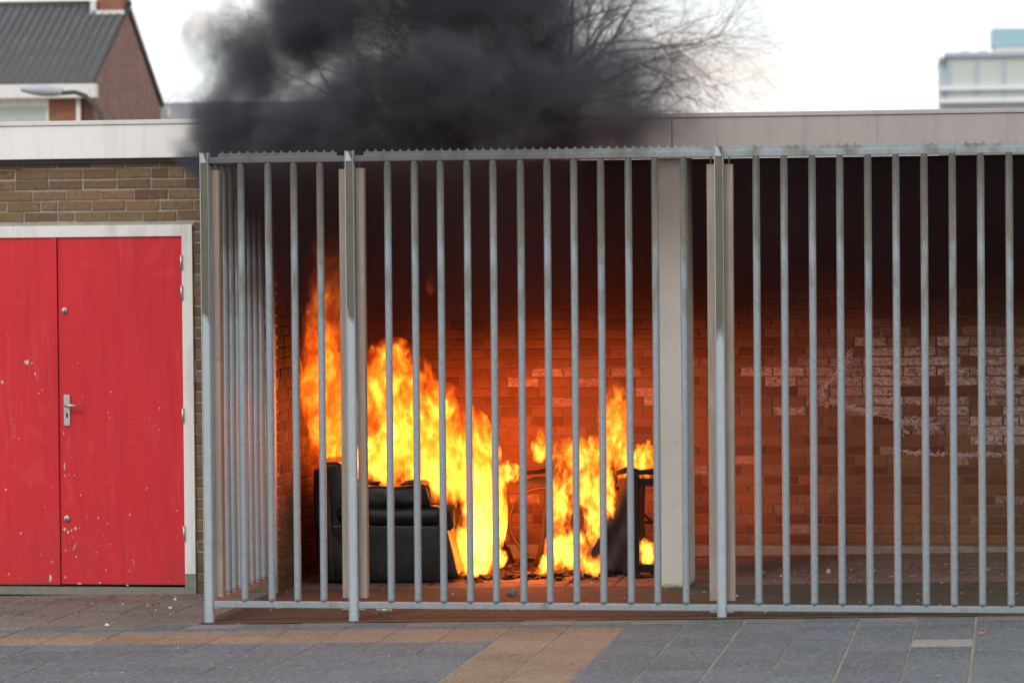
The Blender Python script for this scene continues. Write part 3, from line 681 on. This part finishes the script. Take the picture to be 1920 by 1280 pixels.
def hb(*a, **k): return MB().box(*a, **k)
hb(-LEN, 0, 0, .3, 0, 4.25).box(-LEN, -2.0, .001, .3, 4.25, 5.2).box(-.82, 0, 0, .3, 4.25, 5.2).build('wall', 'far_brick2', ho)
MB().add([(0, 0, 0), (0, DW, 0), (0, DW, EZ-.12), (0, DW/2, RZ-.06), (0, 0, EZ-.12), (-.3, 0, 0), (-.3, DW, 0), (-.3, DW, EZ-.12), (-.3, DW/2, RZ-.06), (-.3, 0, EZ-.12)],
         [(0, 1, 2, 3, 4), (9, 8, 7, 6, 5), (0, 5, 6, 1), (1, 6, 7, 2), (2, 7, 8, 3), (3, 8, 9, 4), (4, 9, 5, 0)]).build('gable_wall', 'far_brick', ho)
hb(-LEN, -.3, DW-.3, DW, 0, EZ-.1).box(-LEN, -LEN+.3, .3, DW-.3, 0, EZ-.1).build('rear_wall', 'far_brick', ho)
rm = MB(); nc, nr = 74, 26
sl = (RZ-EZ)/(DW/2)
for side in (0, 1):
    for i in range(nc):
        for j in range(nr):
            xa, xb = .06-LEN*i/nc, .06-LEN*(i+1)/nc; ya, yb = -.22+(DW/2+.22)*j/nr, -.22+(DW/2+.22)*(j+1)/nr
            za, zb = EZ+sl*ya+.055, EZ+sl*yb+.02; xm = xa+(xb-xa)*.22
            if side: ya, yb = DW-ya, DW-yb
            tn = (mnoise.noise((i*.35, j*.35, 7.))*.6+.3+random.uniform(-.28, .28))
            rm.add([(xa, ya, za+.03), (xm, ya, za), (xb, ya, za), (xb, yb, zb), (xm, yb, zb), (xa, yb, zb+.03)], [(0, 1, 4, 5)], tone=min(1, max(0, tn+.35)))
            rm.add([(xa, ya, za), (xm, ya, za), (xb, ya, za+.03), (xb, yb, zb+.03), (xm, yb, zb)], [(1, 2, 3, 4)], tone=min(1, max(0, tn-.15)))
rf = rm.build('roof', 'rooftile', ho)
MB().add([(.05, -.2, EZ-.12), (.05, DW/2, RZ-.09), (.05, DW+.2, EZ-.12), (.05, DW+.2, EZ-.02), (.05, DW/2, RZ+.03), (.05, -.2, EZ-.02),
          (-LEN, -.2, EZ-.12), (-LEN, DW/2, RZ-.09), (-LEN, DW+.2, EZ-.12), (-LEN, DW+.2, EZ-.02), (-LEN, DW/2, RZ+.03), (-LEN, -.2, EZ-.02)],
         [(0, 1, 4, 5), (1, 2, 3, 4), (6, 7, 10, 11), (7, 8, 9, 10), (0, 6, 7, 1), (1, 7, 8, 2), (5, 4, 10, 11), (4, 3, 9, 10), (2, 8, 9, 3), (0, 5, 11, 6)]).build('roof_edge', 'roofing', ho)
MB().tube([(-LEN, DW/2, RZ+.05), (.08, DW/2, RZ+.05)], .07, 8).build('ridge', 'roofing', rf)
ch = hb(-.52, -.02, DW/2-.45, DW/2+.35, RZ-.6, RZ+1.4).build('chimney', 'far_brick2', rf)
MB().box(-.62, .03, DW/2-.56, DW/2-.46, RZ-.30, RZ-.12).box(-.64, -.53, DW/2-.56, DW/2+.1, RZ-.25, RZ+.08).build('flashing', 'trim_white', ch)
hb(-LEN, .12, -.28, .0, 5.19, 5.45, bev=.02).build('gutter', 'white', ho)
hb(-.10, .16, DW-.02, DW+.3, 5.20, 5.40, bev=.02).build('gutter_end', 'white', ho)
MB().tube([(-.245, -.07, 0), (-.245, -.07, 5.2)], .045, 8).build('downpipe', 'white', ho)
wnd = hb(-2.0, -.82, -.02, .05, 5.04, 5.19).box(-2.0, -1.96, -.02, .06, 4.25, 5.04).box(-.86, -.82, -.02, .06, 4.25, 5.04).build('window', 'white', ho)
hb(-1.96, -.86, .02, .04, 4.25, 5.04).build('pane', 'glass', wnd)
# further house row
h2 = thing('row_house', 'distant grey roofed house just right of the brick gable', 'house')
HM2 = Matrix.Translation((-18.8, 60.5, 0)) @ Matrix.Rotation(ANG, 4, 'Z'); h2.matrix_world = HM2
hb(-3, 9, 0, 6, 0, 4.9).build('wall', 'far_brick', h2)
MB().prism([(0, 0), (1, 0), (1, .1), (0, .1)], 0, .01).add([(-3, -.4, 4.8), (9, -.4, 4.8), (9, 3, 6.2), (-3, 3, 6.2), (9, 6.4, 4.8), (-3, 6.4, 4.8)], [(0, 1, 2, 3), (3, 2, 4, 5), (0, 3, 5), (1, 4, 2)]).build('roof', 'rooftile', h2)
# street lamp
sl_ = thing('street_lamp', 'street lamp with flat grey head on curved arm before the house', 'street lamp')
KD = 45.0
def at(px, py, k): return CAM+k*(FW+RR*(px-960)/F-UU*(py-640)/F)
a0, a1 = at(42, 171, KD), at(118, 176, KD); dx = (a1-a0)
hd = MB(); secs = []
for i in range(13):
    s = i/12; p = a0+dx*s; wv = .16*math.sin(math.pi*min(1, .15+s*.75))**.6; hv = .085*math.sin(math.pi*(.12+.72*s))+.008
    secs.append([(p.x+0, p.y+wv*math.cos(q), p.z+hv*math.sin(q)*(1 if math.sin(q) > 0 else .8)+.02) for q in [2*math.pi*j/12 for j in range(12)]])
vs = [v for s in secs for v in s]
hd.add(vs, [(i*12+j, (i+1)*12+j, (i+1)*12+(j+1) % 12, i*12+(j+1) % 12) for i in range(12) for j in range(12)]+[tuple(range(11, -1, -1)), tuple(12*12+j for j in range(12))], True)
hd.build('lamp_head', plain('lamp housing', (.42, .45, .50), .4), sl_)
arm = [at(116, 175, KD), at(140, 173, KD), at(160, 180, KD), at(176, 196, KD), at(187, 212, KD), at(191, 230, KD)]
b_ = arm[-1]
MB().tube([tuple(q) for q in arm]+[(b_.x+.02, b_.y, b_.z-.6)], [.03, .03, .032, .035, .036, .037, .045], 8).build('arm', 'roofing', sl_)
MB().tube([(b_.x+.02, b_.y, 0), (b_.x+.02, b_.y, b_.z-.6)], [.07, .05], 10).build('pole', 'roofing', sl_)
base_at(sl_, (b_.x, b_.y, 0))

# ------------------------------------------------------------------ high-rise
tw = thing('apartment_tower', 'distant tall flats with glazed balconies and teal rooftop block', 'tower')
TM = Matrix.Translation((-2.95, 234.0, 0)) @ Matrix.Rotation(.035, 4, 'Z'); tw.matrix_world = TM
pale = lambda n, c: plain(n, c, .6, var=.08)  # tower colours paled to carry the distant haze; no haze volume is built
hb(0, 26, .8, 12, 0, 17.45).build('wall', pale('haze paled blue concrete', (.46, .53, .57)), tw)
wg = pale('haze paled green glazing', (.53, .58, .55)); wf = pale('blue grey mullion', (.40, .50, .60)); wb = pale('white balcony band', (.78, .79, .84))
hb(.35, 26, .1, 12.1, 17.45, 17.75).box(-.05, .35, .1, 12.1, 17.2, 17.45).build('roof', wf, tw)
zt = 17.45
for fl in range(6):
    z1 = zt-(0 if fl == 0 else 2.5+1.12*(fl-1)*2.2) ; z0 = z1-(2.2 if fl == 0 else 1.6)
    if fl == 1: z1, z0 = 14.95, 14.3
    for i in range(10):
        w0 = .55+i*2.05
        wdo = hb(w0, w0+.22, .35, .8, z0, z1).build('window', wf, tw)
        hb(w0+.22, w0+2.05, .45, .8, z0, z1).build('pane', wg, wdo)
    hb(-.05, 26, .0, .8, z0-.34, z0).build('balcony_band', wb, tw)
    if fl > 1: pass
hb(4.2, 26, 3, 7, 17.75, 18.35).build('penthouse', pale('haze paled pink wall', (.70, .64, .62)), tw)
hb(4.05, 26, 2.9, 7.2, 18.35, 19.70).build('penthouse_roof', pale('teal cladding', (.33, .52, .56)), tw)
for x in (1.6, 2.9): hb(x, x+.7, 3, 4, 17.75, 18.05, bev=.1).build('roof_vent', pale('vent', (.66, .52, .46)), tw)
for x in (3.9, 4.25): MB().tube([(x, 3.3, 18.3), (x, 3.3, 21)], .03, 5).build('aerial', wf, tw)

# ------------------------------------------------------------------ bare trees
MAT['bark'] = plain('grey brown bark', (.15, .13, .12), .9, var=.4, scale=4)  # bark lightened to carry the smoke and haze veiling the branches
def bare_tree(name, label, base, h_trunk, r0, levels, spread, seed, upright=.2, lean=(0, 0), first=7, len0=2.4, droop=.0, size=1.):
    rnd = random.Random(seed); big = MB(); fine = MB()
    def grow(p, d, L, r, lev):
        n = 5 if lev < 3 else 4; pts = [p.copy()]; rs = [r]; q = p.copy(); dd = d.copy(); kids = []
        for i in range(n):
            dd = (dd+Vector((rnd.gauss(0, .13), rnd.gauss(0, .13), rnd.gauss(0, .09)+upright*.10-droop*(lev > 2)*.12))).normalized()
            q = q+dd*L/n; pts.append(q.copy()); rs.append(r*(1-.55*(i+1)/n)); kids.append((q.copy(), dd.copy(), rs[-1]))
        (big if lev < 3 else fine).tube(pts, rs, 7 if lev < 2 else (5 if lev < 3 else 3), cap=False)
        if lev >= levels: return
        nk = first if lev == 0 else rnd.choice((4, 5, 6, 6))
        for k in range(nk):
            idx = len(kids)-1-int(rnd.random()**1.3*(len(kids) if lev else 3)); idx = max(0, idx)
            q, dd, rr = kids[idx]
            ax = dd.orthogonal().normalized(); ax.rotate(Matrix.Rotation(rnd.uniform(0, 6.28), 3, dd))
            ang = rnd.uniform(.45, 1.0)*spread
            nd = dd.copy(); nd.rotate(Matrix.Rotation(ang, 3, ax))
            grow(q, nd.normalized(), L*rnd.uniform(.50, .82) if lev else len0*rnd.uniform(.8, 1.2), rr*rnd.uniform(.5, .75), lev+1)
    grow(Vector((0, 0, 0)), Vector((lean[0], lean[1], 1)).normalized(), h_trunk, r0, 0)
    t = thing(name, label, 'tree'); t.location = base
    big.build('trunk', 'bark', t); fine.build('twigs', 'bark', t); t.scale = (size, size, size**.5)
    return t
tb = at(945, 640, 55.0)
bare_tree('bare_tree', 'wide leafless tree rising behind the smoke over the carport roof', (tb.x, tb.y, 0), 3.9, .30, 6, .95, 16, first=12, len0=3.2, droop=.5, size=.88)
sb = at(182, 300, 36.0)
bare_tree('sapling', 'thin leafless sapling in front of the brick gable', (sb.x, sb.y, 0), 2.9, .022, 3, .5, 9, upright=.8, first=8, len0=.75)

# ------------------------------------------------------------------ smoke and fire
def union_mesh(name, blobs, mat, vox, grow=1.0, **tags):
    bm = bmesh.new()
    for (x, y, z, rx, ry, rz) in blobs:
        r = bmesh.ops.create_icosphere(bm, subdivisions=3, radius=1)
        for v in r['verts']: v.co = Vector((x+v.co.x*rx*grow, y+v.co.y*ry*grow, z+v.co.z*rz*grow))
    me = bpy.data.meshes.new(name); bm.to_mesh(me); bm.free(); me.materials.append(mat)
    o = bpy.data.objects.new(name, me); COL.objects.link(o)
    md = o.modifiers.new('remesh', 'REMESH'); md.mode = 'VOXEL'; md.voxel_size = vox
    for k, v in tags.items(): o[k] = v
    return o
def field(t, blobs, v):
    f = None
    for (x, y, z, rx, ry, rz) in blobs:
        sub = t.vmath('SUBTRACT', v, (x, y, z)); ml = t.vmath('MULTIPLY', sub, (1/rx, 1/ry, 1/rz))
        n = t.n.new('ShaderNodeVectorMath'); n.operation = 'LENGTH'; t.l.new(ml, n.inputs[0])
        g = t.math('SUBTRACT', 1, n.outputs['Value'])
        f = g if f is None else t.math('SMOOTH_MAX', f, g, .25)
    return f
def pxy(px, py, Y):     # photo position to metres on the plane y = Y
    d = FW+RR*(px-960)/F-UU*(py-640)/F; k = (Y-CAM.y)/d.y; q = CAM+d*k; return q.x, q.z
def pblobs(L):
    out = []
    for (px, py, rx, ry, Y, dep) in L:
        x, z = pxy(px, py, Y); s = (Y-CAM.y)/F*1.0; out.append((x, Y, z, rx*s, dep, ry*s))
    return out
def flame_mat(name, blobs, bright, seed, size=1.0, ragged=1.7, dk=17):
    """opaque burning gas: density from the blobs torn by noise, brightness from finer filaments"""
    t = NT(name); v = t.vmath('ADD', t.obj, (seed*3.1, seed*1.7, seed*.9)); q = 1/size
    w1 = t.vmath('SCALE', t.vmath('SUBTRACT', t.noise(2.8*q, 2, v=t.mapv(v, (1, 1, .7)), color=True), (.5, .5, .5)), scale=.20*size)
    w2 = t.vmath('SCALE', t.vmath('SUBTRACT', t.noise(12*q, 3, v=t.mapv(v, (1, 1, .6)), color=True), (.5, .5, .5)), scale=.085*size)
    wv = t.vmath('ADD', w1, w2)
    f = field(t, blobs, t.vmath('ADD', t.obj, wv))
    n1 = t.noise(6.5*q, 3, .6, v=t.mapv(t.vmath('ADD', v, wv), (1, 1, .38)))
    z = t.xyz()[2]; hot = t.range(z, FLZ[0], FLZ[1], 1, 0)
    n2 = t.noise(17*q, 3, .6, v=t.mapv(t.vmath('ADD', v, t.vmath('SCALE', wv, scale=1.5)), (1, 1, .40)))
    e = t.math('ADD', f, t.math('MULTIPLY', t.math('SUBTRACT', n1, .50), t.range(z, .3, 1.5, ragged, ragged*1.5)))
    e = t.math('ADD', e, t.math('MULTIPLY', t.math('SUBTRACT', n2, .50), ragged*.75))
    d = t.math('POWER', t.range(e, .0, .55, 0, 1), 1.4)
    fil = t.noise(11*q, 4, .62, v=t.mapv(t.vmath('ADD', v, t.vmath('SCALE', wv, scale=2.2)), (1, 1, .55)))
    fil = t.range(fil, .34, .70, 0, 1)
    core = t.range(e, .1, .9, 0, 1)
    lvl = t.math('ADD', t.math('MULTIPLY', fil, .62), t.math('ADD', t.math('MULTIPLY', core, .34), t.math('MULTIPLY', hot, .38)))
    b = t.math('MULTIPLY', t.math('POWER', lvl, 3.3), bright)
    colr = t.ramp(lvl, [(.15, (1, .062, .004)), (.55, (1, .16, .008)), (1, (1, .27, .030))])
    dens = t.math('MULTIPLY', d, dk*1.5/size)
    st = t.math('MULTIPLY', dens, t.math('ADD', b, .35))
    em = t.n.new('ShaderNodeEmission'); t.l.new(colr, em.inputs[0]); t.l.new(st, em.inputs[1])
    ab = t.n.new('ShaderNodeVolumeAbsorption'); ab.inputs[0].default_value = (0, 0, 0, 1); t.l.new(t.math('MULTIPLY', dens, .75), ab.inputs[1])
    ad = t.n.new('ShaderNodeAddShader'); t.l.new(em.outputs[0], ad.inputs[0]); t.l.new(ab.outputs[0], ad.inputs[1])
    t.l.new(ad.outputs[0], t.out.inputs['Volume'])
    t.m.cycles.volume_step_rate = .3
    return t.m
def smoke_mat(name, blobs, dens, seed, col=(.17, .18, .205), step=.7):
    t = NT(name); v = t.vmath('ADD', t.obj, (seed*2.3, seed*1.1, seed*.7))
    w1 = t.vmath('SCALE', t.vmath('SUBTRACT', t.noise(1.3, 3, v=v, color=True), (.5, .5, .5)), scale=.9)
    w2 = t.vmath('SCALE', t.vmath('SUBTRACT', t.noise(5.0, 3, v=v, color=True), (.5, .5, .5)), scale=.34)
    f = field(t, blobs, t.vmath('ADD', t.vmath('ADD', t.obj, w1), w2))
    n1 = t.noise(2.1, 6, .64, v=t.vmath('ADD', v, w2), dist=.3)
    e = t.math('ADD', f, t.math('MULTIPLY', t.math('SUBTRACT', n1, .5), 2.6))
    d = t.math('MULTIPLY', t.math('POWER', t.range(e, -.05, 1.0, 0, 1), 1.35), dens); d = t.math('MULTIPLY', d, t.range(t.xyz()[2], 2.6, 4.2, 1.25, .75)); d = t.math('MULTIPLY', d, t.range(t.xyz()[0], -.1, 1.5, 1, .22))
    vs_ = t.n.new('ShaderNodeVolumePrincipled'); vs_.inputs['Color'].default_value = (*col, 1); vs_.inputs['Anisotropy'].default_value = .1
    t.l.new(d, vs_.inputs['Density']); t.l.new(vs_.outputs[0], t.out.inputs['Volume'])
    t.m.cycles.volume_step_rate = step
    return t.m
FLZ = (.25, 1.35)
fires = [
 ('fire', 'tall orange flame on the back of the black armchair by the side wall', 'fire', 8, 1,
  [(615, 585, 46, 165, 2.62, .18), (602, 700, 50, 130, 2.62, .2), (618, 790, 42, 90, 2.6, .2), (640, 850, 32, 40, 2.6, .16)]),
 ('fire', 'broad yellow fire over the armchair seat and down its front', 'fire', 16, 2,
  [(738, 760, 80, 120, 2.66, .24), (750, 690, 26, 52, 2.66, .1), (720, 855, 70, 62, 2.6, .2), (815, 830, 85, 110, 2.66, .24), (880, 870, 58, 100, 2.66, .2), (905, 950, 44, 110, 2.62, .2), (895, 1030, 46, 62, 2.56, .18)]),
 ('fire', 'flickering fire in the middle around the charred table', 'fire', 6.5, 3,
  [(1152, 800, 28, 92, 2.9, .12), (1095, 852, 78, 34, 3.0, .12), (1170, 862, 40, 34, 2.9, .12), (1052, 930, 20, 80, 2.84, .10), (1112, 915, 44, 44, 2.8, .12), (1118, 975, 22, 50, 2.74, .09), (1060, 1030, 40, 42, 2.72, .14), (1108, 1060, 28, 24, 2.56, .08)]),
]
for nm, lab, cat, st, seed, L in fires:
    B = pblobs(L); union_mesh(nm, B, flame_mat('flame %d' % seed, B, st, seed, 1.0 if seed < 3 else .62, 1.6 if seed < 3 else 2.8, 20 if seed < 3 else 8), .03, 1.12, label=lab, category=cat)
small = [('small licking flame on top of the overturned chair beside the pillar', [(1208, 862, 22, 36, 2.75, .08)]),
         ('small flame between the rails of the overturned chair near the floor', [(1212, 1038, 18, 28, 2.75, .07)]),
         ('small flame over the bicycle handlebar', [(1012, 845, 20, 22, 3.3, .07), (1016, 822, 9, 26, 3.3, .04)]),
         ('small flame just right of the armchair fire at mid height', [(950, 885, 24, 22, 2.9, .08)]),
         ('small flame on the floor right of the armchair fire', [(938, 1045, 13, 18, 2.6, .06)]),
         ('small flame at the floor left of the middle fire', [(1020, 1060, 12, 20, 2.6, .06)])]
small += [('faint red wisp of flame floating above the armchair fire', [(805, 535, 10, 28, 2.7, .04)]),
          ('faint red wisp of flame above the tall flame left of the second post', [(627, 472, 12, 22, 2.7, .04)]),
          ('thin flame licking up the torn leather of the overturned chair', [(1138, 905, 16, 40, 2.56, .05), (1145, 945, 12, 30, 2.56, .04)])]
for i, (lab, L) in enumerate(small):
    B = pblobs(L); union_mesh('flame', B, flame_mat('flame %d' % (10+i), B, 1.0 if 'red' in lab else 8, 10+i, .35, 2.2, 3 if 'red' in lab else 12), .02, 1.15, label=lab, category='flame', group='small stray flames')
# the light the fires give off
for i, (x, y, z, e, r) in enumerate([(-1.33, 2.66, 1.05, 44, .10), (-.86, 2.80, .90, 118, .12), (-.50, 2.70, .45, 46, .10), (.02, 2.95, .72, 46, .10), (-.25, 2.70, .15, 14, .05)]):
    ld = bpy.data.lights.new('fire_light', 'POINT'); ld.energy = e; ld.color = (1, .145, .018); ld.shadow_soft_size = r
    lo = bpy.data.objects.new('fire_light', ld); COL.objects.link(lo); lo.location = (x, y, z)
# smoke plume above and in front of the fascia
SB = pblobs([(430, 240, 115, 90, 1.15, .5), (400, 315, 60, 40, .9, .3), (478, 115, 128, 135, 1.3, .6), (500, 340, 120, 75, .9, .32), (600, 20, 180, 170, 1.4, .7), (640, 230, 270, 110, 1.1, .6), (860, 190, 270, 130, 1.2, .7),
             (1060, 240, 240, 75, 1.25, .5), (1090, 140, 210, 100, 1.6, .6), (880, -60, 330, 170, 1.6, .8), (700, -150, 260, 170, 1.6, .8)])
union_mesh('smoke_plume', SB, smoke_mat('black smoke', SB, 13, 1), .06, 1.18, label='thick black smoke billowing over the carport roof', kind='stuff')
# smoke hanging under the carport roof
t = NT('smoke layer'); z = t.xyz()[2]
n1 = t.noise(1.6, 4, .55, dist=.4)
e = t.math('ADD', z, t.math('MULTIPLY', t.math('SUBTRACT', n1, .5), 1.1))
d = t.math('MULTIPLY', t.range(e, 1.45, 2.5, 0, 1, True), 3.2)
x, y_, z_ = t.xyz(); d = t.math('MULTIPLY', d, t.range(x, .3, 2.2, 1, .5)); d = t.math('MULTIPLY', d, t.range(y_, .6, 2.4, t.range(x, -.2, .6, .5, .10), 1) if 0 else t.math('MAXIMUM', t.range(y_, 1.6, 2.4, 0, 1), t.range(x, -.9, .4, .55, .03)))
vs_ = t.n.new('ShaderNodeVolumePrincipled'); vs_.inputs['Color'].default_value = (.095, .06, .065, 1); t.l.new(d, vs_.inputs['Density']); t.l.new(vs_.outputs[0], t.out.inputs['Volume'])
t.m.cycles.volume_step_rate = 2.0
MB().box(-1.74, 5.5, .12, 3.97, 1.35, 2.63).build('smoke_layer', t.m, kind='stuff', label='dark smoke hanging under the carport roof')
